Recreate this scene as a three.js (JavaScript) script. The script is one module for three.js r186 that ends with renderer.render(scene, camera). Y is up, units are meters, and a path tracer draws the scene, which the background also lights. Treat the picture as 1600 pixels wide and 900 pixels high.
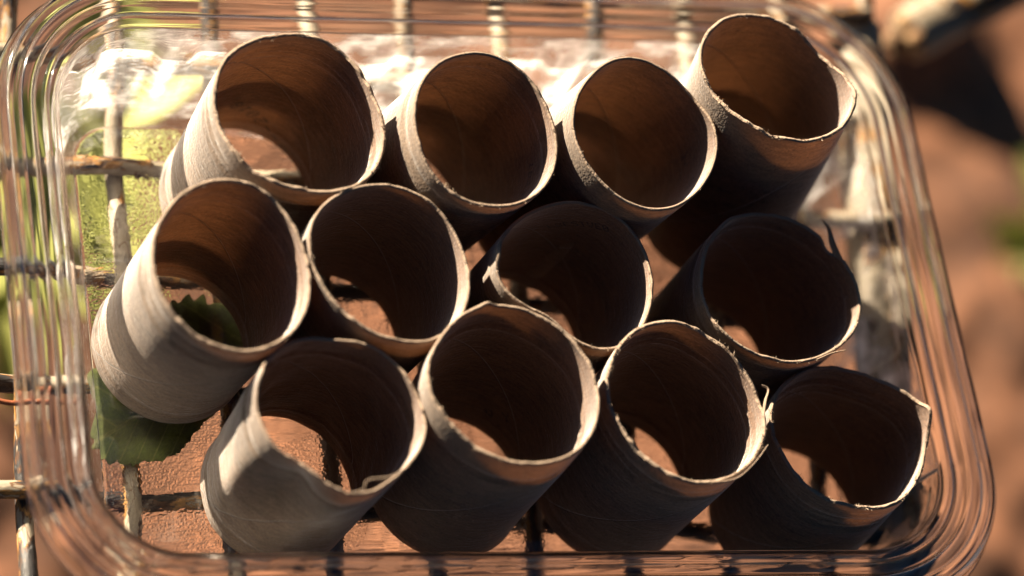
import * as THREE from 'three';
import { Sky } from 'three/addons/objects/Sky.js';
import { mergeGeometries } from 'three/addons/utils/BufferGeometryUtils.js';

// ------------------------------------------------------------------ camera, sky, sun, exposure
const scene = new THREE.Scene();
const PW = 1600, PH = 900, FPX = 9000;                       // photograph size, focal length in its pixels
const camera = new THREE.PerspectiveCamera(2 * Math.atan(PH / 2 / FPX) * 180 / Math.PI, PW / PH, 0.05, 60);
const AIM = new THREE.Vector3(0, 0.066, 0), DIST = 1.55;
const BACK = new THREE.Vector3(-0.328, 0.874, 0.357).normalize();
camera.up.set(-0.01, 0.375, -0.927);
camera.position.copy(AIM).addScaledVector(BACK, DIST);
camera.lookAt(AIM);
camera.updateMatrixWorld(true);
camera.focus = 1.572;
camera.userData.fStop = 4.6;

const SUN = new THREE.Vector3(-0.62, 0.262, -0.74).normalize();
const sky = new Sky();
sky.scale.setScalar(50);
sky.name = 'sky';
sky.userData.kind = 'structure';
const su = sky.material.uniforms;
su.sunPosition.value.copy(SUN); su.turbidity.value = 3; su.rayleigh.value = 1.6; su.mieCoefficient.value = 0.004;
if (su.cloudCoverage) su.cloudCoverage.value = 0.0;
scene.add(sky);
scene.environmentIntensity = 0.02;
const sun = new THREE.DirectionalLight(new THREE.Color(1.0, 0.84, 0.635), 5);
sun.position.copy(SUN).multiplyScalar(3);
sun.castShadow = true;
sun.shadow.radius = 1;
sun.shadow.mapSize.set(2048, 2048);
Object.assign(sun.shadow.camera, { left: -0.6, right: 0.6, top: 0.6, bottom: -0.6, near: 0.1, far: 8 });
scene.add(sun, sun.target);
const renderer = new THREE.WebGLRenderer({ antialias: true });
renderer.toneMapping = THREE.LinearToneMapping;
renderer.toneMappingExposure = 4.9;
renderer.shadowMap.enabled = true;

// ------------------------------------------------------------------ helpers
let seed = 7;
const rnd = () => { seed = (seed * 1664525 + 1013904223) >>> 0; return seed / 4294967296; };
const rr = (a, b) => a + (b - a) * rnd();
const lerp = (a, b, t) => a + (b - a) * t;
const clamp = (x, a = 0, b = 1) => Math.min(b, Math.max(a, x));
const sstep = (a, b, x) => { const t = clamp((x - a) / (b - a)); return t * t * (3 - 2 * t); };
const TAB = new Float32Array(65536);
for (let i = 0; i < 65536; i++) TAB[i] = rnd();
function vnoise(x, y, s = 0, px = 0, py = 0) {               // value noise, 0..1; px, py: period
  const x0 = Math.floor(x), y0 = Math.floor(y), fx = x - x0, fy = y - y0;
  const u = fx * fx * (3 - 2 * fx), v = fy * fy * (3 - 2 * fy);
  let xa = x0, xb = x0 + 1, ya = y0, yb = y0 + 1;
  if (px) { xa = ((xa % px) + px) % px; xb = ((xb % px) + px) % px; }
  if (py) { ya = ((ya % py) + py) % py; yb = ((yb % py) + py) % py; }
  const k = Math.imul(s + 1, 40503), ha = Math.imul(ya + 7, 12289) + k, hb = Math.imul(yb + 7, 12289) + k, ga = Math.imul(xa + 3, 29), gb = Math.imul(xb + 3, 29);
  const A = TAB[(ga ^ (ha + (ha >>> 7))) & 65535], B = TAB[(gb ^ (ha + (ha >>> 7))) & 65535], C = TAB[(ga ^ (hb + (hb >>> 7))) & 65535], D = TAB[(gb ^ (hb + (hb >>> 7))) & 65535];
  const p = A + (B - A) * u;
  return p + (C + (D - C) * u - p) * v;
}
function fbm(x, y, s = 0, oct = 4, px = 0, py = 0) {
  let a = 0, w = 0.5, n = 0, f = 1;
  for (let i = 0; i < oct; i++) { a += w * vnoise(x * f, y * f, s + i * 17, px * f, py * f); n += w; w *= 0.5; f *= 2; }
  return a / n;
}
const lin = (c) => c <= 0.04045 ? c / 12.92 : ((c + 0.055) / 1.055) ** 2.4;
function texture(w, h, fn, srgb) {                            // fn(u, v) -> [r, g, b] 0..1
  const d = new Uint8Array(w * h * 4);
  for (let j = 0; j < h; j++) for (let i = 0; i < w; i++) {
    const c = fn((i + 0.5) / w, (j + 0.5) / h), k = (j * w + i) * 4;
    d[k] = clamp(c[0]) * 255; d[k + 1] = clamp(c[1]) * 255; d[k + 2] = clamp(c[2]) * 255; d[k + 3] = 255;
  }
  const t = new THREE.DataTexture(d, w, h);
  t.wrapS = t.wrapT = THREE.RepeatWrapping; t.magFilter = t.minFilter = THREE.LinearFilter;
  if (srgb) t.colorSpace = THREE.SRGBColorSpace;
  t.needsUpdate = true;
  return t;
}
function build(pos, uv, idx) {
  const g = new THREE.BufferGeometry();
  g.setAttribute('position', new THREE.Float32BufferAttribute(pos, 3));
  g.setAttribute('uv', new THREE.Float32BufferAttribute(uv, 2));
  g.setIndex(idx);
  g.computeVertexNormals();
  return g;
}
function mesh(name, g, m, parent = scene) {
  const o = new THREE.Mesh(g, m);
  o.name = name; o.castShadow = o.receiveShadow = true;
  parent.add(o);
  return o;
}
const taken = {};
function numbered(n) { taken[n] = (taken[n] ?? -1) + 1; return taken[n] ? `${n}_${String(taken[n]).padStart(3, '0')}` : n; }
function thing(name, label, category, group) {
  const o = new THREE.Group();
  o.name = numbered(name); o.userData = { label, category };
  if (group) o.userData.group = group;
  scene.add(o);
  return o;
}
// a pixel of the photograph gives a direction; the distance comes from the plane it lies on
function ray(x, y) {
  const d = new THREE.Vector3((x - PW / 2) / FPX, -(y - PH / 2) / FPX, -1).transformDirection(camera.matrixWorld);
  return new THREE.Ray(camera.position.clone(), d);
}
function onPlane(x, y, h) {
  const r = ray(x, y), t = (h - r.origin.y) / r.direction.y;
  return r.at(t, new THREE.Vector3());
}

// ------------------------------------------------------------------ ground
const GROUND = -0.35;
const soilMap = texture(512, 512, (u, v) => {
  const a = fbm(u * 10, v * 10, 3, 5, 10, 10), b = vnoise(u * 256, v * 256, 9, 256, 256), c = fbm(u * 48, v * 48, 5, 3, 48, 48);
  const k = 0.7 + 0.45 * (a - 0.5) + 0.3 * (b - 0.5) + 0.5 * (c - 0.5);
  const w = fbm(u * 6, v * 6, 15, 3, 6, 6) > 0.52 ? 0.86 : 1;
  return [0.68 * k * w + 0.02, 0.465 * k * w + 0.01, 0.33 * k * w + 0.01];
}, true);
const soilMat = new THREE.MeshStandardMaterial({ map: soilMap, roughness: 0.95 });
{
  const axis = [];
  for (let i = 0; i <= 220; i++) { const t = i / 110 - 1; axis.push(t * 0.62); }
  const c = onPlane(800, 450, GROUND), shadeMound = onPlane(1395, 40, GROUND), pos = [], uv = [], idx = [], n = axis.length;
  for (let j = 0; j < n; j++) for (let i = 0; i < n; i++) {
    const x = c.x + axis[i], z = c.z + axis[j];
    const h = 0.014 * (fbm(x * 14 + 50, z * 14 + 50, 21, 3) - 0.5) + 0.004 * (vnoise(x * 60 + 90, z * 60 + 90, 31) - 0.5) + 0.0015 * (vnoise(x * 170 + 90, z * 170 + 90, 37) - 0.5);
    const m = Math.hypot(x - shadeMound.x, z - shadeMound.z) / 0.022;         // added rise in the soil, shaped to cast shade beside the tray
    pos.push(x, GROUND + h + 0.026 * Math.exp(-m * m) * (0.7 + 0.6 * fbm(x * 40 + 9, z * 40 + 9, 71, 3)), z); uv.push(x / 0.6, z / 0.6);
  }
  for (let j = 0; j < n - 1; j++) for (let i = 0; i < n - 1; i++) { const a = j * n + i; idx.push(a, a + n, a + 1, a + 1, a + n, a + n + 1); }
  const o = mesh('soil_ground', build(pos, uv, idx), soilMat);
  o.userData = { kind: 'structure', label: 'reddish brown bare soil far below the wire rack', category: 'ground' };
}

// ------------------------------------------------------------------ wire rack
function wireTexture(s, rustiness) {
  return texture(256, 1024, (u, v) => {
    const a = fbm(u * 6, v * 26, s, 4, 6, 26), b = fbm(u * 12, v * 60, s + 40, 3, 12, 60), f = vnoise(u * 64, v * 320, s + 70, 64, 320);
    const crack = Math.abs(fbm(u * 5, v * 22, s + 91, 3, 5, 22) - 0.5) < 0.012 ? 1 : 0;
    let c = [0.60, 0.55, 0.47];
    c = c.map((x) => x * (0.9 + 0.16 * (b - 0.5) + 0.1 * (f - 0.5)));
    const edge = a - (0.66 - rustiness);
    if (crack) c = [0.36, 0.25, 0.15];
    if (edge > 0) {
      const deep = b + edge * 2.2;
      c = deep > 0.83 ? [0.17, 0.155, 0.15] : deep > 0.66 ? [0.33, 0.21, 0.12] : [0.62, 0.44, 0.20];
      const k = 0.85 + 0.4 * (f - 0.5); c = c.map((x) => x * k);
      if (edge < 0.012) c = [0.25, 0.18, 0.12];
    }
    return c;
  }, true);
}
function wireBump(s) {
  return texture(256, 1024, (u, v) => {
    const a = fbm(u * 6, v * 26, s, 4, 6, 26), f = fbm(u * 32, v * 160, s + 70, 2, 32, 160);
    const k = (a > 0.55 ? 0.25 : 0.7) + 0.3 * f;
    return [k, k, k];
  });
}
const wireMats = [[11, 0.11], [23, 0.19], [37, 0.31]].map(([s, r]) => new THREE.MeshStandardMaterial({ map: wireTexture(s, r), bumpMap: wireBump(s), bumpScale: 0.0004, roughness: 0.6 }));
function sweep(points, radius, lump, s, segs = 12) {           // a round bar along points, lumpy under its paint
  const pos = [], uv = [], idx = [];
  let len = 0;
  for (let i = 0; i < points.length; i++) {
    const p = points[i], q = points[Math.min(i + 1, points.length - 1)], o = points[Math.max(i - 1, 0)];
    const t = q.clone().sub(o).normalize();
    const side = new THREE.Vector3().crossVectors(t, new THREE.Vector3(0, 1, 0)).normalize(), up = new THREE.Vector3().crossVectors(side, t).normalize();
    if (i) len += p.distanceTo(o);
    for (let k = 0; k <= segs; k++) {
      const a = k / segs * Math.PI * 2;
      const r = radius * (1 + lump * (fbm(Math.cos(a) * 1.5 + 9 + s, len * 160 + Math.sin(a) * 1.5, s, 3) - 0.5) * 2);
      pos.push(p.x + (side.x * Math.cos(a) + up.x * Math.sin(a)) * r, p.y + (side.y * Math.cos(a) + up.y * Math.sin(a)) * r, p.z + (side.z * Math.cos(a) + up.z * Math.sin(a)) * r);
      uv.push(k / segs, len / 0.3 + s * 0.137);
    }
  }
  const w = segs + 1;
  for (let i = 0; i < points.length - 1; i++) for (let k = 0; k < segs; k++) { const a = i * w + k; idx.push(a, a + 1, a + w, a + 1, a + w + 1, a + w); }
  for (const [row, flip] of [[0, 0], [points.length - 1, 1]]) {
    const c = pos.length / 3; pos.push(points[row].x, points[row].y, points[row].z); uv.push(0.5, 0.5);
    for (let k = 0; k < segs; k++) { const a = row * w + k; flip ? idx.push(a, a + 1, c) : idx.push(a + 1, a, c); }
  }
  return build(pos, uv, idx);
}
const WY = -0.0064, WR = 0.0026, PX = 0.0290, PZ = 0.0327, TURN = 0.055;   // wire height, radius, pitches, turn of the rack under the tray
const rack = thing('wire_rack', 'rusty wire mesh rack with flaking cream paint under the clear tray', 'rack');
const W0 = onPlane(181, 265, WY);                              // a crossing that shows
const ax = new THREE.Vector3(Math.cos(TURN), 0, Math.sin(TURN)), az = new THREE.Vector3(-Math.sin(TURN), 0, Math.cos(TURN));
const rackPoint = (a, b, y) => new THREE.Vector3(W0.x, y, W0.z).addScaledVector(ax, a).addScaledVector(az, b);
const PA0 = onPlane(1338, 60, -0.0125), PA1 = onPlane(1405, 960, -0.0125);      // the frame pipe that the wires are welded to
const RIGHT = PA0.clone().add(PA1).multiplyScalar(0.5).sub(W0).dot(ax) + 0.003;
const I0 = -3, I1 = 8, J0 = -3, J1 = 5;
const wob = (s, t) => 0.0012 * (vnoise(t * 30, s * 7.7, 5) - 0.5);
for (let i = I0; i <= I1; i++) {                              // wires that run away from the viewer
  const pts = [];
  for (let k = 0; k <= 150; k++) { const b = lerp((J0 - 0.45) * PZ, (J1 + 0.6) * PZ, k / 150); pts.push(rackPoint(i * PX + wob(i, b), b, WY - 0.0023 * Math.cos(Math.PI * b / PZ) * (i % 2 ? -1 : 1))); }
  mesh(numbered('wire'), sweep(pts, WR, 0.16, i + 20), wireMats[i < 0 ? 2 : i === 0 ? 0 : (i % 2 ? 1 : 0)], rack);
}
for (let j = J0; j <= J1; j++) {                              // wires across
  const pts = [];
  for (let k = 0; k <= 150; k++) { const a = lerp((I0 - 0.4) * PX, RIGHT, k / 150); pts.push(rackPoint(a, j * PZ + wob(j + 50, a), WY + 0.0023 * Math.cos(Math.PI * a / PX) * (j % 2 ? -1 : 1))); }
  mesh(numbered('wire'), sweep(pts, WR, 0.16, j + 60), wireMats[j > 0 ? 2 : j === 0 ? 0 : 1], rack);
}

// ------------------------------------------------------------------ tubes: data from the photograph (outline of each mouth, where its base stands)
const TUBES = [
  { o: [352,85, 430,57, 475,55, 530,75, 575,130, 598,180, 598,240, 575,285, 545,297, 480,297, 430,290, 395,265, 360,230, 340,190, 338,140], d: [-101, 133], L: 0.063, label: 'cardboard tube with fuzzy torn rim and a date printed upside down inside' },
  { o: [648,165, 655,130, 680,100, 720,83, 765,82, 810,105, 845,145, 866,195, 870,250, 860,285, 830,310, 790,325, 755,322, 710,303, 675,270, 652,220], d: [-153, 130], L: 0.070, label: 'cardboard tube between the date-stamped tube and the tube with a smooth wavy rim' },
  { o: [893,180, 905,140, 935,105, 975,88, 1010,92, 1050,118, 1090,150, 1115,190, 1122,230, 1113,270, 1085,305, 1050,328, 1010,328, 965,308, 925,270, 900,225], d: [-160, 132], L: 0.071, label: 'cardboard tube with a clean wavy rim beside the tube torn low at its front' },
  { o: [1092,85, 1100,55, 1130,30, 1175,20, 1220,30, 1270,60, 1310,95, 1333,140, 1335,175, 1310,205, 1270,222, 1215,218, 1165,195, 1125,160, 1100,125], d: [-100, 208], L: 0.08, label: 'cardboard tube with its front rim torn low, in the tray corner by the pipe' },
  { o: [237,410, 240,370, 262,325, 300,290, 345,280, 395,288, 435,320, 465,360, 482,410, 487,450, 478,490, 455,525, 415,547, 370,550, 320,535, 275,500, 248,455], d: [-98, 127], L: 0.062, label: 'sunlit cardboard tube with a green leaf showing through its open bottom' },
  { o: [482,375, 488,340, 515,310, 560,292, 610,288, 650,300, 690,330, 718,370, 733,420, 733,465, 718,505, 685,530, 640,537, 590,525, 545,495, 505,450], d: [-106, 129], L: 0.062, label: 'cardboard tube standing between the leaf-lit tube and the tube with small black print' },
  { o: [768,410, 785,370, 815,338, 860,318, 900,315, 945,325, 985,355, 1010,395, 1020,440, 1018,480, 1000,520, 965,545, 930,550, 905,534, 870,507, 835,486, 800,466], d: [-114, 119], L: 0.06, label: 'dark cardboard tube with small black print inside its upper rim' },
  { o: [1092,440, 1100,400, 1125,350, 1165,335, 1210,335, 1255,350, 1295,380, 1330,425, 1347,465, 1340,505, 1310,545, 1270,563, 1225,565, 1170,550, 1125,515, 1098,475], d: [-132, 125], L: 0.058, label: 'cardboard tube with a thin torn strip curling up from its rim' },
  { o: [400,600, 410,570, 440,540, 490,527, 540,528, 590,545, 630,580, 660,625, 668,665, 660,700, 635,735, 600,757, 565,772, 535,772, 490,752, 440,715, 408,660], d: [-101, 120], L: 0.059, label: 'crumpled cardboard tube with a dented side and pinched rim' },
  { o: [665,580, 680,540, 710,500, 755,475, 800,478, 850,495, 895,530, 925,575, 937,620, 930,670, 905,705, 870,722, 825,727, 780,715, 735,690, 695,650, 672,615], d: [-110, 158], L: 0.066, label: 'smooth-sided cardboard tube between the crumpled tube and the tube with frayed rim' },
  { o: [948,600, 955,560, 985,520, 1025,502, 1070,505, 1110,525, 1150,560, 1180,600, 1195,640, 1195,685, 1170,730, 1130,752, 1085,755, 1040,740, 990,695, 958,650], d: [-119, 136], L: 0.064, label: 'cardboard tube with peeling frayed layers on its rim beside the pointed-rim tube' },
  { o: [1203,640, 1215,610, 1245,583, 1290,573, 1340,580, 1390,600, 1430,625, 1452,645, 1450,700, 1430,760, 1395,790, 1350,795, 1300,785, 1250,750, 1215,700], d: [-108, 127], L: 0.053, label: 'cardboard tube with a pointed folded rim corner near the tray corner' },
];
const TL = 0.064, THICK = 0.0009, FLOOR = 0.0026;
const V3 = THREE.Vector3;
for (const t of TUBES) {
  const pts = []; for (let i = 0; i < t.o.length; i += 2) pts.push([t.o[i], t.o[i + 1]]);
  let cx = 0, cy = 0, per = 0;                                  // centre of the outline, weighted by length
  pts.forEach((p, i) => { const q = pts[(i + 1) % pts.length], l = Math.hypot(q[0] - p[0], q[1] - p[1]); cx += (p[0] + q[0]) / 2 * l; cy += (p[1] + q[1]) / 2 * l; per += l; });
  cx /= per; cy /= per;
  t.base = onPlane(cx + t.d[0], cy + t.d[1], FLOOR);
  const r = ray(cx, cy);                                        // the mouth lies TL from the base, towards the eye
  const oc = r.origin.clone().sub(t.base), b = oc.dot(r.direction), c = oc.lengthSq() - (t.L ?? TL) ** 2, disc = b * b - c;
  t.top = disc > 0 ? r.at(-b - Math.sqrt(disc), new V3()) : r.at(-b, new V3());
  t.axis = t.top.clone().sub(t.base); t.len = t.axis.length(); t.axis.normalize();
  t.e1 = new V3(1, 0, 0).addScaledVector(t.axis, -t.axis.x).normalize();
  t.e2 = new V3().crossVectors(t.e1, t.axis).normalize();       // e1, axis, e2: a right-handed frame with axis as y, e2 towards the viewer
  t.pl = new THREE.Plane().setFromNormalAndCoplanarPoint(t.axis, t.top);
  t.polar = (x, y) => { const q = ray(x, y).intersectPlane(t.pl, new V3()).sub(t.top); return [Math.atan2(q.dot(t.e2), q.dot(t.e1)), Math.hypot(q.dot(t.e1), q.dot(t.e2))]; };
  const pr = pts.map(([x, y]) => t.polar(x, y)).sort((p, q) => p[0] - q[0]);
  const at = (a) => {                                           // radius at an angle, linear between outline points
    a = Math.atan2(Math.sin(a), Math.cos(a));
    let k = pr.findIndex((p) => p[0] > a);
    const p1 = k < 0 ? [pr[0][0] + 2 * Math.PI, pr[0][1]] : pr[k], p0 = k <= 0 ? (k < 0 ? pr[pr.length - 1] : [pr[pr.length - 1][0] - 2 * Math.PI, pr[pr.length - 1][1]]) : pr[k - 1];
    return lerp(p0[1], p1[1], (a - p0[0]) / (p1[0] - p0[0] || 1));
  };
  const F = [];                                                 // smoothed by a short Fourier series
  for (let n = 0; n <= 5; n++) { let a = 0, bb = 0; for (let k = 0; k < 240; k++) { const an = k / 240 * 2 * Math.PI, rad = at(an); a += rad * Math.cos(n * an); bb += rad * Math.sin(n * an); } F.push([a / (n ? 120 : 240), bb / 120]); }
  t.R = F[0][0];
  t.mouth = (an) => F.reduce((s, [a, bb], n) => s + (n ? a * Math.cos(n * an) + bb * Math.sin(n * an) : a), 0);
  // angle and height (0..1) on the inner wall that a pixel sees
  t.inside = (x, y) => {
    const rd = ray(x, y), o = rd.origin.clone().sub(t.base), d = rd.direction;
    const ox = o.dot(t.e1), oz = o.dot(t.e2), oy = o.dot(t.axis), dx = d.dot(t.e1), dz = d.dot(t.e2), dy = d.dot(t.axis), R = t.R - THICK;
    const A = dx * dx + dz * dz, B = ox * dx + oz * dz, C = ox * ox + oz * oz - R * R, s = (-B + Math.sqrt(Math.max(0, B * B - A * C))) / A;
    return [Math.atan2(oz + s * dz, ox + s * dx), (oy + s * dy) / t.len];
  };
}

// ------------------------------------------------------------------ cardboard
const fibre = (u, v, s) => 0.5 * fbm(u * 40, v * 90, s, 3, 40, 90) + 0.3 * vnoise(u * 300, v * 130, s + 5, 300, 130) + 0.2 * vnoise(u * 512, v * 512, s + 6, 512, 512);
const TONE = new Float32Array(1024 * 512);                    // tone of the board, shifted from tube to tube
for (let j = 0; j < 512; j++) for (let i = 0; i < 1024; i++) {
  const u = (i + 0.5) / 1024, v = (j + 0.5) / 512, f = fibre(u, v, 200), m = fbm(u * 5, v * 4, 203, 3, 5, 4), fleck = vnoise(u * 230, v * 170, 211, 230, 170);
  let k = 0.86 + 0.5 * (f - 0.5) + 0.34 * (m - 0.5);
  if (fleck > 0.9) k *= 0.76; else if (fleck < 0.07) k *= 1.14;
  TONE[j * 1024 + i] = k;
}
const seam = (u, v) => ((u + v * 0.42) % 0.5 + 0.5) % 0.5;     // the spiral seams of the winding
function boardColour(u, v, base, s) {
  const k = TONE[((Math.floor(v * 512) + s * 67) & 511) * 1024 + ((Math.floor(u * 1024) + s * 131) & 1023)];
  const q = seam(u, v) < 0.003 ? k * 0.8 : k;
  return [base[0] * q, base[1] * q, base[2] * q];
}
const OUT = [0.625, 0.525, 0.43], INN = [0.62, 0.465, 0.345];
const outMaps = [201, 233].map((s) => texture(1024, 512, (u, v) => boardColour(u, v, OUT, s), true));
const boardBump = texture(1024, 512, (u, v) => {
  let k = 0.5 + 0.5 * (fibre(u, v, 300) - 0.5);
  if (seam(u, v) < 0.004) k -= 0.4;
  return [k, k, k];
});
// dot-matrix characters, five dots wide, top row first
const DOTS = {
  0: '01110 10001 10011 10101 11001 10001 01110', 1: '00100 01100 00100 00100 00100 00100 01110', 2: '01110 10001 00001 00110 01000 10000 11111',
  3: '11110 00001 00001 01110 00001 00001 11110', 8: '01110 10001 10001 01110 10001 10001 01110', '-': '00000 00000 00000 11111 00000 00000 00000',
  T: '11111 00100 00100 00100 00100 00100 00100', B: '11110 10001 10001 11110 10001 10001 11110', S: '01111 10000 10000 01110 00001 00001 11110',
  Y: '10001 10001 01010 00100 00100 00100 00100', L: '10000 10000 10000 10000 10000 10000 11111', E: '11111 10000 10000 11110 10000 10000 11111', V: '10001 10001 10001 10001 01010 01010 00100',
};
const BLACK_INK = [0.13, 0.13, 0.14];
// print on the inner wall: runs from pixel p to pixel q of the photograph, letters' tops to the left of the run
function innerMap(t, text, p, q, size, flip, s) {
  const [a0, h0] = t.inside(...p), [a1, h1] = t.inside(...q), R = t.R - THICK;
  const P = [a0 * R, h0 * t.len], D = [(Math.atan2(Math.sin(a1 - a0), Math.cos(a1 - a0))) * R, (h1 - h0) * t.len];
  const l = Math.hypot(...D), dir = [D[0] / l, D[1] / l], up = [-dir[1] * flip, dir[0] * flip], step = l / Math.max(1, text.length - 1), dot = size / 7;
  const ink = [];
  [...text].forEach((ch, n) => (DOTS[ch] ?? '').split(' ').forEach((row, j) => [...row].forEach((b, i) => {
    if (b !== '1') return;
    const u = n * step + (i - 2) * dot * 0.9, w = (3 - j) * dot;
    ink.push([P[0] + dir[0] * u + up[0] * w, P[1] + dir[1] * u + up[1] * w]);
  })));
  const printed = new Uint8Array(1024 * 512), rad = dot * 0.5;
  for (const [ix, iy] of ink) {
    const ci = ix / (2 * Math.PI * R) * 1024, cj = iy / t.len * 512, ri = rad / (2 * Math.PI * R) * 1024, rj = rad / t.len * 512;
    for (let j = Math.floor(cj - rj); j <= cj + rj; j++) for (let i = Math.floor(ci - ri); i <= ci + ri; i++)
      if (j >= 0 && j < 512 && ((i - ci) / ri) ** 2 + ((j - cj) / rj) ** 2 < 1) printed[j * 1024 + (i & 1023)] = 1;
  }
  return texture(1024, 512, (u, v) => {
    return printed[Math.floor(v * 512) * 1024 + Math.floor(u * 1024)] ? BLACK_INK : boardColour(u, v, INN, s);   // dots of the printed characters
  }, true);
}
const board = (map) => new THREE.MeshPhysicalMaterial({ map, bumpMap: boardBump, bumpScale: 0.0005, roughness: 0.9, transmission: 0.57, thickness: 0, side: THREE.DoubleSide });   // thin card lets some sun through
const outMats = outMaps.map(board), inMats = [411, 437].map((s) => board(texture(1024, 512, (u, v) => boardColour(u, v, INN, s), true)));
const PRINT = { 0: ['03--2018', [452, 243], [368, 158], 0.0042, 1], 1: ['TBS3', [832, 258], [818, 300], 0.0026, -1], 2: ['Y0', [1068, 245], [1078, 285], 0.0040, -1], 6: ['L8ESTVE0', [860, 352], [945, 358], 0.0028, 1], 9: ['VY', [768, 640], [795, 648], 0.0036, 1] };
const fibreMat = new THREE.MeshStandardMaterial({ color: new THREE.Color(0.36, 0.275, 0.20), roughness: 1 });
const edgeMat = new THREE.MeshStandardMaterial({ color: new THREE.Color(0.27, 0.20, 0.145), roughness: 1, bumpMap: boardBump, bumpScale: 0.0006 });

// per tube: noise of the torn rim (m), fray 0..1, bumps of the rim at pixels [x, y, angular width, height], dents [x, y, width, t, span, depth], rings pressed in near the rim
const LOOK = [
  { jag: 0.0010, fray: 1.0, b: [[345, 175, 0.3, -0.0015], [470, 56, 0.35, 0.0012]], ring: [0.008, 0.011], wave: 0.012 },
  { jag: 0.0004, fray: 0.3, b: [[700, 295, 0.5, -0.001]], ring: [0.007], wave: 0.012 },
  { jag: 0.0003, fray: 0.12, b: [[1085, 150, 0.35, -0.0015]], ring: [], wave: 0.012 },
  { jag: 0.0009, fray: 0.7, b: [[1290, 75, 0.42, -0.005], [1215, 208, 0.9, 0.001], [1335, 160, 0.2, 0.002]], ring: [], wave: 0.01 },
  { jag: 0.0006, fray: 0.8, b: [[395, 288, 0.3, 0.001]], ring: [0.006, 0.0085, 0.011], wave: 0.014 },
  { jag: 0.0005, fray: 0.35, b: [[715, 365, 0.3, -0.001]], ring: [], wave: 0.012 },
  { jag: 0.0004, fray: 0.2, b: [[775, 400, 0.14, 0.003]], ring: [], wave: 0.012 },
  { jag: 0.0006, fray: 0.5, b: [[1130, 350, 0.2, 0.002], [1300, 385, 0.12, -0.003]], ring: [0.006], wave: 0.012 },
  { jag: 0.0006, fray: 0.15, b: [[402, 590, 0.16, 0.004], [585, 765, 0.2, -0.002]], ring: [0.01], wave: 0.075, dent: [[470, 745, 0.38, 0.72, 0.3, -0.0055], [415, 690, 0.2, 0.5, 0.3, 0.0015], [560, 775, 0.3, 0.35, 0.25, -0.002]] },
  { jag: 0.0006, fray: 0.5, b: [[757, 473, 0.08, 0.002], [735, 690, 0.4, -0.0015]], ring: [0.012], wave: 0.014 },
  { jag: 0.0008, fray: 0.9, b: [[1185, 620, 0.2, -0.0015]], ring: [0.008, 0.0115], wave: 0.012 },
  { jag: 0.0005, fray: 0.9, b: [[1452, 647, 0.14, 0.004], [1455, 700, 0.25, -0.003]], ring: [0.008, 0.0105, 0.013], wave: 0.012 },
];
const TN = 240, TV = 56;
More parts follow.
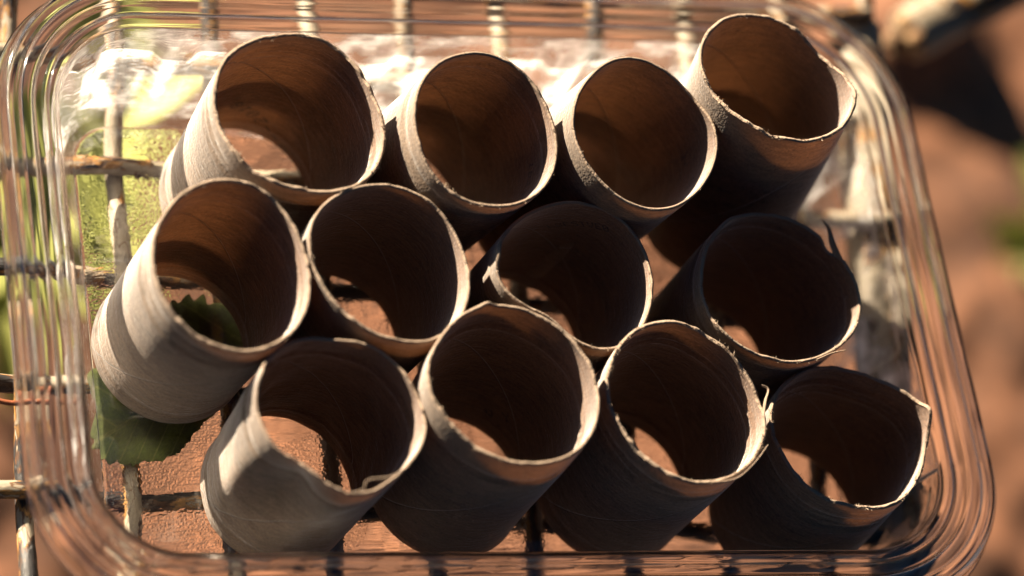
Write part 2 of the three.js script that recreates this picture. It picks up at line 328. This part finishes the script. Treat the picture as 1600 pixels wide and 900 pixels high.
TUBES.forEach((t, n) => {
  const L = LOOK[n], g = thing('cardboard_tube', t.label, 'tube', 'cardboard tubes standing in the clear tray');
  g.position.copy(t.base);
  g.quaternion.setFromRotationMatrix(new THREE.Matrix4().makeBasis(t.e1, t.axis, t.e2.clone()));
  const bumps = L.b.map(([x, y, w, h]) => [t.polar(x, y)[0], w, h]), dents = (L.dent ?? []).map(([x, y, w, c, sp, d]) => [t.polar(x, y)[0], w, c, sp, d]);
  const gap = (a, b) => Math.atan2(Math.sin(a - b), Math.cos(a - b));
  const height = (a) => {
    let h = t.len + L.jag * 1.6 * (fbm(Math.cos(a) * 4 + 20, Math.sin(a) * 4 + 20 + n * 9, n, 3) - 0.5) + L.jag * 0.9 * (vnoise(a * 9 + 60, n * 5, n + 3) - 0.5);
    for (const [c, w, d] of bumps) h += d * Math.exp(-((gap(a, c) / w) ** 2));
    return h;
  };
  const radius = (a, y) => {
    const k = sstep(0, 1, y / t.len);
    let r = lerp(0.0221, t.mouth(a), k) + t.R * L.wave * (fbm(Math.cos(a) * 1.7 + 30, Math.sin(a) * 1.7 + y * 45 + n * 7, n + 50, 3) - 0.5);
    for (const d of L.ring) r -= 0.0008 * Math.exp(-(((t.len - y - d) / 0.0009) ** 2)) * (0.4 + 0.9 * vnoise(a * 2 + 30, d * 999, n));
    r -= 0.0004 * Math.exp(-(((y - 0.006) / 0.0007) ** 2)) * (n % 2 ? 0.3 : 1);
    for (const [c, w, ct, sp, d] of dents) r += d * Math.exp(-((gap(a, c) / w) ** 2) - (((y / t.len - ct) / sp) ** 2));
    return r;
  };
  const surface = (inner) => {
    const pos = [], uv = [], idx = [];
    for (let j = 0; j <= TV; j++) for (let i = 0; i <= TN; i++) {
      const a = (i % TN) / TN * 2 * Math.PI, H = height(a), y = H * j / TV, r = radius(a, y) - (inner ? THICK : 0);
      pos.push(r * Math.cos(a), y, r * Math.sin(a)); uv.push(i / TN, y / t.len);
    }
    const w = TN + 1;
    for (let j = 0; j < TV; j++) for (let i = 0; i < TN; i++) { const a = j * w + i; inner ? idx.push(a, a + 1, a + w, a + 1, a + w + 1, a + w) : idx.push(a, a + w, a + 1, a + 1, a + w, a + w + 1); }
    return build(pos, uv, idx);
  };
  const p = PRINT[n];
  const shell = mesh('outer_wall', surface(false), outMats[n % 2], g);
  mesh('inner_wall', surface(true), p ? board(innerMap(t, p[0], p[1], p[2], p[3], p[4], 411 + n)) : inMats[n % 2], g);
  { // the torn edge, a rough strip that closes the wall at the top, and a plain one at the bottom
    const pos = [], uv = [], idx = [], K = 5, M = TN;
    for (let i = 0; i <= M; i++) {
      const a = (i % M) / M * 2 * Math.PI, H = height(a), r = radius(a, H);
      for (let k = 0; k < K; k++) {
        const f = k / (K - 1), lift = (k === 0 || k === K - 1) ? -0.0001 : 0.00012 + 0.0001 * Math.sin(Math.PI * k / (K - 1)) + L.fray * 0.00045 * (fbm(i * 0.5 + 9, k * 0.9, n + 80, 3) - 0.4);
        const rad = r - THICK * f + (k && k < K - 1 ? 0 : (k ? -1 : 1) * L.fray * 0.00022 * vnoise(i * 0.22, k * 9, n + 90));
        pos.push(rad * Math.cos(a), H + lift, rad * Math.sin(a)); uv.push(a / 6.283, f * 0.01);
      }
    }
    for (let i = 0; i < M; i++) for (let k = 0; k < K - 1; k++) { const a = i * K + k; idx.push(a, a + 1, a + K, a + 1, a + K + 1, a + K); }
    mesh('torn_rim', build(pos, uv, idx), edgeMat, g);
  }
  { // loose paper fibres along the rim
    const pos = [], uv = [], idx = [], N = Math.round(260 + 900 * L.fray);
    for (let i = 0; i < N; i++) {
      const a = rr(0, 2 * Math.PI), clump = vnoise(a * 5 + 70, n * 3, n + 7);
      if (clump < 0.45 && rnd() > 0.25) continue;
      const H = height(a), r = radius(a, H) - THICK * rnd(), l = (0.0003 + 0.0011 * rnd() ** 2) * (0.6 + L.fray * clump), w = rr(0.00004, 0.0001);
      const out = rr(-0.9, 0.9), side = rr(-0.9, 0.9), up = rr(0.1, 1), q = pos.length / 3;
      const c = Math.cos(a), s = Math.sin(a), dx = c * out - s * side, dz = s * out + c * side;
      const x = r * c, z = r * s, ux = -s * w, uz = c * w;
      pos.push(x - ux, H - 0.0002, z - uz, x + ux, H - 0.0002, z + uz, x + dx * l * 0.6, H + up * l * 0.7, z + dz * l * 0.6, x + dx * l + c * w, H + up * l * 0.7, z + dz * l);
      uv.push(0, 0, 1, 0, 1, 1, 0, 1); idx.push(q, q + 1, q + 2, q + 1, q + 3, q + 2);
    }
    mesh('loose_fibres', build(pos, uv, idx), fibreMat, g).userData.kind = 'stuff';
  }
  t.group = g; t.height = height; t.radius = radius;
});
// strips of board that peel from a rim: pixels on the plane of the mouth with a lift above it (m)
function strip(n, name, pts, w0, w1) {
  const t = TUBES[n], path = pts.map(([x, y, lift]) => { const q = ray(x, y).intersectPlane(new THREE.Plane().setFromNormalAndCoplanarPoint(t.axis, t.top.clone().addScaledVector(t.axis, lift)), new V3()); return t.group.worldToLocal(q); });
  const curve = new THREE.CatmullRomCurve3(path), pos = [], uv = [], idx = [], K = 16;
  for (let i = 0; i <= K; i++) {
    const p = curve.getPoint(i / K), w = lerp(w0, w1, i / K), tg = curve.getTangent(i / K), out = new V3(p.x, 0, p.z).normalize(), across = new V3().crossVectors(tg, out).normalize();
    for (const [f, th] of [[-1, 0.00012], [1, 0.00012], [1, -0.00012], [-1, -0.00012]]) { const q = p.clone().addScaledVector(across, f * w / 2).addScaledVector(out, th); pos.push(q.x, q.y, q.z); uv.push(f * 0.02, i / K * 0.1); }
  }
  for (let i = 0; i < K; i++) for (let k = 0; k < 4; k++) { const a = i * 4 + k, b = i * 4 + (k + 1) % 4; idx.push(a, b, a + 4, b, b + 4, a + 4); }
  mesh(name, build(pos, uv, idx), edgeMat, t.group);
}
t_strips();
function t_strips() {
  scene.updateMatrixWorld(true);
  strip(7, 'torn_strip', [[1312, 408, -0.001], [1300, 378, 0.001], [1295, 358, 0.002], [1285, 344, 0.0025]], 0.0035, 0.0003);
  strip(7, 'torn_strip', [[1275, 563, -0.0003], [1300, 552, 0.0004], [1322, 547, 0.0006]], 0.0015, 0.0003);
  strip(10, 'torn_strip', [[1192, 650, -0.001], [1196, 625, 0.0008], [1200, 608, 0.0012], [1190, 602, 0.0008]], 0.0018, 0.0006);
  strip(10, 'torn_strip', [[1110, 755, 0.0002], [1150, 748, 0.0008], [1180, 722, 0.001], [1200, 695, 0.0012]], 0.0012, 0.0004);
  strip(8, 'torn_strip', [[540, 772, 0.0002], [568, 765, 0.001], [572, 752, 0.0012], [610, 745, 0.001], [636, 730, 0.0006]], 0.0012, 0.0008);
}

// ------------------------------------------------------------------ clear plastic tray
const petBump = texture(1024, 1024, (u, v) => {
  const rough = sstep(0.4, 0.65, fbm(u * 9, v * 9, 65, 3, 9, 9));   // drawn smooth in places, brushed in others
  const k = 0.6 * fbm(u * 8, v * 8, 61, 3, 8, 8) + 0.10 * (0.3 + rough) * vnoise(u * 60, v * 340, 71, 60, 340) + 0.16 * rough * vnoise(u * 260, v * 260, 77, 260, 260);
  return [k, k, k];
});
const scuff = texture(1024, 1024, (u, v) => {                 // scuffed and brushed plastic
  const k = 0.20 + 0.6 * Math.max(0, vnoise(u * 40, v * 400, 131, 40, 400) - 0.6) + 1.5 * Math.max(0, fbm(u * 11, v * 11, 137, 4, 11, 11) - 0.47) + 1.2 * Math.max(0, vnoise(u * 500, v * 500, 139, 500, 500) - 0.9);
  return [k, k, k];
});
const pet = (scale, rough) => new THREE.MeshPhysicalMaterial({ color: 0xffffff, transmission: 1, thickness: 0, roughness: rough, roughnessMap: scuff, ior: 1.57, bumpMap: petBump, bumpScale: scale, side: THREE.DoubleSide });
const tray = thing('plastic_tray', 'clear plastic fruit tray with ridged rim holding cardboard tubes', 'tray');
const TC = [0.0052, -0.0106], HA = 0.1198, HB = 0.0777, RC = 0.026;
const round = [];                                             // unit outline: corner centre plus direction, and length along it
{
  const sides = [[1, 1], [-1, 1], [-1, -1], [1, -1]];
  const A = HA - RC, B = HB - RC;
  const add = (x, z, nx, nz) => round.push({ x, z, nx, nz });
  sides.forEach(([sx, sz], k) => {
    const a0 = [0, 1, 2, 3][k] * Math.PI / 2;
    for (let i = 0; i <= 24; i++) { const a = a0 + i / 24 * Math.PI / 2; add(sx * A, sz * B, Math.cos(a), Math.sin(a)); }
    const [tx, tz] = sides[(k + 1) % 4], m = Math.round(Math.hypot((tx - sx) * A, (tz - sz) * B) / 0.0014);
    const a1 = a0 + Math.PI / 2;
    for (let i = 1; i < m; i++) add(lerp(sx, tx, i / m) * A, lerp(sz, tz, i / m) * B, Math.cos(a1), Math.sin(a1));
  });
  let s = 0;
  round.forEach((p, i) => { if (i) { const q = round[i - 1]; s += Math.hypot(p.x + p.nx * RC - q.x - q.nx * RC, p.z + p.nz * RC - q.z - q.nz * RC); } p.s = s; });
}
const RIBS = Math.round(round[round.length - 1].s / 0.0285);
const ribAt = (s) => { const f = (s / round[round.length - 1].s * RIBS) % 1; return sstep(0.06, 0.18, f) * (1 - sstep(0.70, 0.82, f)); };
const lean = (x, z) => x > 0 ? x + 0.07 * (z + 0.03) * x / HA : x;      // the sheet is a little warped: its right side splays
const ribOut = (p, y) => 0.0022 * ribAt(p.s) * sstep(0.004, 0.009, y) * (1 - sstep(0.029, 0.034, y));
function loft(profile, fine, rib, i0 = 0, i1 = round.length) {   // a sheet swept along the outline from i0 to i1
  const c = new THREE.CatmullRomCurve3(profile.map(([o, y]) => new V3(o, y, 0)), false, 'centripetal'), pos = [], uv = [], idx = [], w = i1 - i0 + 1;
  for (let j = 0; j <= fine; j++) {
    const q = c.getPoint(j / fine);
    for (let i = i0; i <= i1; i++) {
      const p = round[i % round.length], o = q.x + (rib ? ribOut(p, q.y) : 0) + 0.0004 * (vnoise(p.s * 25, q.y * 90, 3) - 0.5);
      pos.push(TC[0] + lean(p.x + p.nx * (RC + o), p.z + p.nz * (RC + o)), q.y, TC[1] + p.z + p.nz * (RC + o)); uv.push(p.s / 0.12, j / fine * 0.5);
    }
  }
  for (let j = 0; j < fine; j++) for (let i = 0; i < w - 1; i++) { const a = j * w + i; idx.push(a, a + w, a + 1, a + 1, a + w, a + w + 1); }
  return build(pos, uv, idx);
}
function shell(profile, fine, thick, rib, i0, i1) {             // the same with two faces and closed edges
  const c = new THREE.CatmullRomCurve3(profile.map(([o, y]) => new V3(o, y, 0)), false, 'centripetal'), ring = [];
  for (const sgn of [1, -1]) for (let k = 0; k <= fine; k++) { const j = sgn > 0 ? k : fine - k, q = c.getPoint(j / fine), g = c.getTangent(j / fine); ring.push([q.x - sgn * g.y * thick / 2, q.y + sgn * g.x * thick / 2, q.x, q.y]); }
  const open = i0 !== undefined, from = open ? i0 : 0, w = open ? i1 - i0 + 1 : round.length, pos = [], uv = [], idx = [], M = ring.length;
  for (const [o, y, mo, my] of ring) for (let i = 0; i < w; i++) {
    const p = round[(from + i) % round.length], e = o + (rib ? ribOut(p, my) : 0) + 0.0006 * (vnoise(p.s * 22 + 40, my * 90, 3) - 0.5) + 0.00025 * (vnoise(p.s * 95 + 40, my * 500, 13) - 0.5), dy = rib ? 0 : 0.0006 * (vnoise(p.s * 30 + 90, 2, 8) - 0.5);
    pos.push(TC[0] + lean(p.x + p.nx * (RC + e), p.z + p.nz * (RC + e)), y + dy, TC[1] + p.z + p.nz * (RC + e)); uv.push(p.s / 0.12, (mo + my) / 0.12);
  }
  for (let j = 0; j < M; j++) for (let i = 0; i < (open ? w - 1 : w); i++) { const a = j * w + i, b = j * w + (i + 1) % w, d = ((j + 1) % M) * w; idx.push(a, b, d + i, b, d + (i + 1) % w, d + i); }
  if (open) for (const [i, f] of [[0, 0], [w - 1, 1]]) for (let j = 0; j < M / 2 - 1; j++) { const a = j * w + i, b = (j + 1) * w + i, d = (M - 1 - j) * w + i, e = (M - 2 - j) * w + i; f ? idx.push(a, b, d, b, e, d) : idx.push(a, d, b, b, d, e); }
  return build(pos, uv, idx);
}
const solid = new THREE.MeshPhysicalMaterial({ color: 0xffffff, transmission: 1, thickness: 0.0007, roughness: 0.16, roughnessMap: scuff, ior: 1.57 });
const WALL = [[-0.0145, 0.0010], [-0.0118, 0.0013], [-0.0092, 0.0032], [-0.0080, 0.0065], [-0.0062, 0.015], [-0.0042, 0.025], [-0.0022, 0.0345], [-0.0012, 0.0385]];
const IL = round.findIndex((p) => p.nx < -0.995 && p.nz > -0.1);
mesh('side_wall', loft(WALL, 44, true, IL, round.length), pet(0.0008, 1.3), tray);                     // left, far and right sides
mesh('side_wall', shell(WALL, 44, 0.0007, true, 0, IL), solid, tray);      // the near side
mesh('rim_flange', shell([[-0.0012, 0.0385], [-0.0006, 0.0402], [0.0006, 0.0412], [0.0019, 0.0408], [0.0026, 0.0392], [0.0035, 0.0383], [0.0052, 0.0383], [0.0060, 0.0394], [0.0068, 0.0408], [0.0082, 0.0413], [0.0096, 0.0409], [0.0104, 0.0396], [0.0113, 0.0388], [0.0124, 0.0391], [0.0133, 0.0397], [0.0142, 0.0386], [0.0147, 0.0360], [0.0149, 0.0325], [0.0158, 0.0316]], 90, 0.0007), solid, tray);
{ // embossed floor
  const pos = [], uv = [], idx = [], w = round.length, RINGS = 90;
  const emboss = (x, z) => {
    const px = HA * 2 / 5, pz = HB * 2 / 3, fx = ((x + HA) / px) % 1, fz = ((z + HB) / pz) % 1;
    const ex = Math.min(fx, 1 - fx) * px, ez = Math.min(fz, 1 - fz) * pz, e = Math.min(ex, ez) < 0.012 ? Math.hypot(Math.max(0, 0.012 - ex), Math.max(0, 0.012 - ez)) : 0;
    const pad = 1 - sstep(0.0075, 0.0100, e);
    const diag = Math.abs((fx * px) - (1 - fz) * pz) / 1.41;
    const ringd = Math.abs(Math.hypot(fx * px - px * 0.36, fz * pz - pz * 0.4) - 0.0055);
    return 0.0013 * pad - 0.0006 * pad * Math.exp(-((diag / 0.0012) ** 2)) - 0.0004 * pad * Math.exp(-((ringd / 0.0006) ** 2));
  };
  for (let j = 0; j <= RINGS; j++) {
    const k = 1 - j / RINGS;
    for (let i = 0; i < w; i++) { const p = round[i], x = (p.x + p.nx * (RC - 0.0145)) * k, z = (p.z + p.nz * (RC - 0.0145)) * k; pos.push(TC[0] + lean(x, z), 0.0010 + emboss(x, z) * sstep(1, 0.95, k) , TC[1] + z); uv.push(x / 0.12, z / 0.12); }
  }
  for (let j = 0; j < RINGS; j++) for (let i = 0; i < w; i++) { const a = j * w + i, b = j * w + (i + 1) % w; idx.push(a, a + w, b, b, a + w, b + w); }
  { const half = pos.length / 3, n0 = idx.length; for (let k = 0; k < half; k++) { pos.push(pos[k * 3], pos[k * 3 + 1] - 0.0006, pos[k * 3 + 2]); uv.push(uv[k * 2], uv[k * 2 + 1]); }
  for (let k = 0; k < n0; k += 3) idx.push(idx[k] + half, idx[k + 2] + half, idx[k + 1] + half);
  for (let i = 0; i < w; i++) { const a = i, b = (i + 1) % w; idx.push(a, b, a + half, b, b + half, a + half); } }
  mesh('floor_panel', build(pos, uv, idx), new THREE.MeshPhysicalMaterial({ color: 0xffffff, transmission: 1, thickness: 0.0006, roughness: 0.05, ior: 1.57, bumpMap: petBump, bumpScale: 0.0003 }), tray);
}

// ------------------------------------------------------------------ frame of the rack, leaf, weeds, tie wire
const pipeMat = new THREE.MeshStandardMaterial({ map: wireTexture(53, 0.03), bumpMap: wireBump(53), bumpScale: 0.0005, roughness: 0.5 });
const rustMat = new THREE.MeshStandardMaterial({ map: texture(256, 256, (u, v) => { const k = 0.6 + 0.8 * (fbm(u * 12, v * 12, 83, 4, 12, 12) - 0.3); return vnoise(u * 22, v * 22, 87, 22, 22) > 0.45 ? [0.62 * k, 0.50 * k, 0.36 * k] : [0.48 * k, 0.28 * k, 0.14 * k]; }, true), roughness: 0.95 });
function bar(name, a, b, r, m, s) { const pts = []; for (let k = 0; k <= 40; k++) pts.push(a.clone().lerp(b, k / 40)); return mesh(name, sweep(pts, r, 0.05, s, 24), m, rack); }
bar('frame_pipe', PA0.clone().lerp(PA1, -0.02), PA0.clone().lerp(PA1, 1.1), 0.0075, pipeMat, 3);
const pole = thing('metal_pipe', 'cream painted pipe with a rusty knobbly end beyond the tray corner', 'pipe');
const PB0 = onPlane(1418, 56, -0.06), PB1 = onPlane(1750, -120, -0.06);
mesh('pipe_body', sweep(Array.from({ length: 41 }, (_, k) => PB0.clone().lerp(PB1, k / 40)), 0.0086, 0.06, 8, 24), pipeMat, pole);
{ // weld at the end of the slanting pipe
  const gs = [];
  for (let k = 0; k < 9; k++) { const r = rr(0.002, 0.0042), g = new THREE.IcosahedronGeometry(r, 3), a = k / 9 * 6.283; g.deleteAttribute('uv'); g.translate(PB0.x + Math.cos(a) * 0.0045 + rr(-0.001, 0.001), PB0.y + Math.sin(a) * 0.0048, PB0.z + rr(-0.003, 0.003)); gs.push(g); }
  const g = mergeGeometries(gs), p = g.attributes.position;
  g.setAttribute('uv', new THREE.Float32BufferAttribute(Array.from({ length: p.count }, (_, i) => [p.getX(i) * 40, p.getZ(i) * 40]).flat(), 2));
  mesh('weld', g, rustMat, pole);
}
const leafMap = texture(512, 512, (u, v) => {
  const a = fbm(u * 7, v * 7, 91, 4, 7, 7), b = vnoise(u * 120, v * 120, 95, 120, 120), vein = Math.abs(((u * 9 + Math.abs(v - 0.5) * 7) % 1) - 0.5) < 0.05 || Math.abs(v - 0.5) < 0.012;
  const k = 0.75 + 0.6 * (a - 0.5) + 0.2 * (b - 0.5);
  return vein ? [0.60 * k, 0.62 * k, 0.28 * k] : [0.46 * k, 0.52 * k, 0.17 * k];
}, true);
const leafMat = new THREE.MeshPhysicalMaterial({ map: leafMap, roughness: 0.8, transmission: 0.45, thickness: 0, side: THREE.DoubleSide });
{ // leaf caught between tray and wires
  const out = [138,592, 150,640, 143,690, 158,712, 172,728, 186,722, 205,730, 226,722, 250,722, 272,708, 286,705, 300,684, 334,648, 372,604, 392,560, 388,520, 352,482, 312,466, 272,472, 236,508, 190,556];
  const pts = []; for (let i = 0; i < out.length; i += 2) pts.push(onPlane(out[i], out[i + 1], -0.0007));
  const c = pts.reduce((s, p) => s.add(p), new V3()).multiplyScalar(1 / pts.length), pos = [], uv = [], idx = [], curve = new THREE.CatmullRomCurve3(pts, true, 'centripetal'), M = 160, K = 14;
  for (const sgn of [1, -1]) for (let j = 0; j <= K; j++) for (let i = 0; i < M; i++) {
    const e = curve.getPoint(i / M), f = j / K * (1 + 0.10 * (vnoise(i * 0.45, 3, 19) - 0.5) * (j / K)), x = lerp(c.x, e.x, f), z = lerp(c.z, e.z, f);
    pos.push(x, -0.0007 + 0.0004 * (fbm(x * 160 + 40, z * 160 + 40, 15, 3) - 0.5) + sgn * 0.00012, z); uv.push((x - c.x) / 0.06 + 0.5, (z - c.z + (x - c.x) * 0.6) / 0.06 + 0.5);
  }
  const half = (K + 1) * M;
  for (let s = 0; s < 2; s++) for (let j = 0; j < K; j++) for (let i = 0; i < M; i++) { const a = s * half + j * M + i, b = s * half + j * M + (i + 1) % M; s ? idx.push(a, b, a + M, b, b + M, a + M) : idx.push(a, a + M, b, b, a + M, b + M); }
  for (let i = 0; i < M; i++) { const a = K * M + i, b = K * M + (i + 1) % M; idx.push(a, a + half, b, b, a + half, b + half); }
  const o = mesh('fallen_leaf', build(pos, uv, idx), leafMat);
  o.userData = { label: 'dark green leaf lying on the wires under the clear tray', category: 'leaf' };
}
function blade(len, wid, bend) {                                // one broad leaf, growing along +x from the origin
  const pos = [], uv = [], idx = [], K = 12, W = 6;
  for (const sgn of [1, -1]) for (let i = 0; i <= K; i++) for (let j = 0; j <= W; j++) {
    const t = i / K, v = j / W * 2 - 1, w = wid * Math.sin(Math.PI * (0.06 + 0.94 * t) ** 0.75) * 0.5;
    pos.push(len * t, bend * Math.sin(t * 2.4) * len + Math.abs(v) * w * 0.35 + sgn * 0.00015, v * w); uv.push(t, v * 0.5 + 0.5);
  }
  const n = (K + 1) * (W + 1);
  for (let s = 0; s < 2; s++) for (let i = 0; i < K; i++) for (let j = 0; j < W; j++) { const a = s * n + i * (W + 1) + j, b = a + W + 1; s ? idx.push(a, b, a + 1, a + 1, b, b + 1) : idx.push(a, a + 1, b, a + 1, b + 1, b); }
  return build(pos, uv, idx);
}
const weedMat = new THREE.MeshPhysicalMaterial({ color: new THREE.Color(0.36, 0.38, 0.08), roughness: 0.7, transmission: 0.35, thickness: 0, side: THREE.DoubleSide });
const stemMat = new THREE.MeshStandardMaterial({ color: new THREE.Color(0.20, 0.22, 0.08), roughness: 0.8 });
function weed(at, h, count, size, label) {
  const g = thing('weed_plant', label, 'plant', undefined);
  g.position.set(at.x, GROUND - 0.005, at.z);
  const stem = []; for (let k = 0; k <= 8; k++) stem.push(new V3(0.004 * Math.sin(k), h * k / 8, 0.003 * Math.cos(k * 1.3)));
  mesh('stem', sweep(stem, 0.0022, 0.1, 4, 8), stemMat, g);
  for (let k = 0; k < count; k++) {
    const o = mesh('leaf', blade(size * rr(0.75, 1.15), size * rr(0.42, 0.6), rr(-0.05, 0.25)), weedMat, g);
    o.position.copy(stem[Math.min(8, 3 + Math.floor(k / count * 6))]); o.rotation.set(rr(-0.3, 0.3), k * 2.4 + rr(-0.3, 0.3), rr(0.05, 0.5), 'YXZ');
  }
}
weed(onPlane(140, 215, -0.15), 0.21, 22, 0.05, 'leafy green weed under the rack by the fuzzy-rimmed tube');
weed(onPlane(1668, 345, -0.3), 0.05, 8, 0.028, 'small green weed on the soil beside the tray');
{
  const pts = [[-40, 612], [-10, 624], [20, 630], [48, 628], [66, 618], [80, 606]].map(([x, y]) => onPlane(x, y, 0.0015)), c = new THREE.CatmullRomCurve3(pts);
  const o = mesh('tie_wire', sweep(c.getPoints(40), 0.0008, 0.03, 2, 8), new THREE.MeshStandardMaterial({ color: new THREE.Color(0.24, 0.07, 0.025), roughness: 0.5 }));
  o.userData = { label: 'thin red-brown wire looped over the rack beside the tray', category: 'wire' };
}
renderer.render(scene, camera);
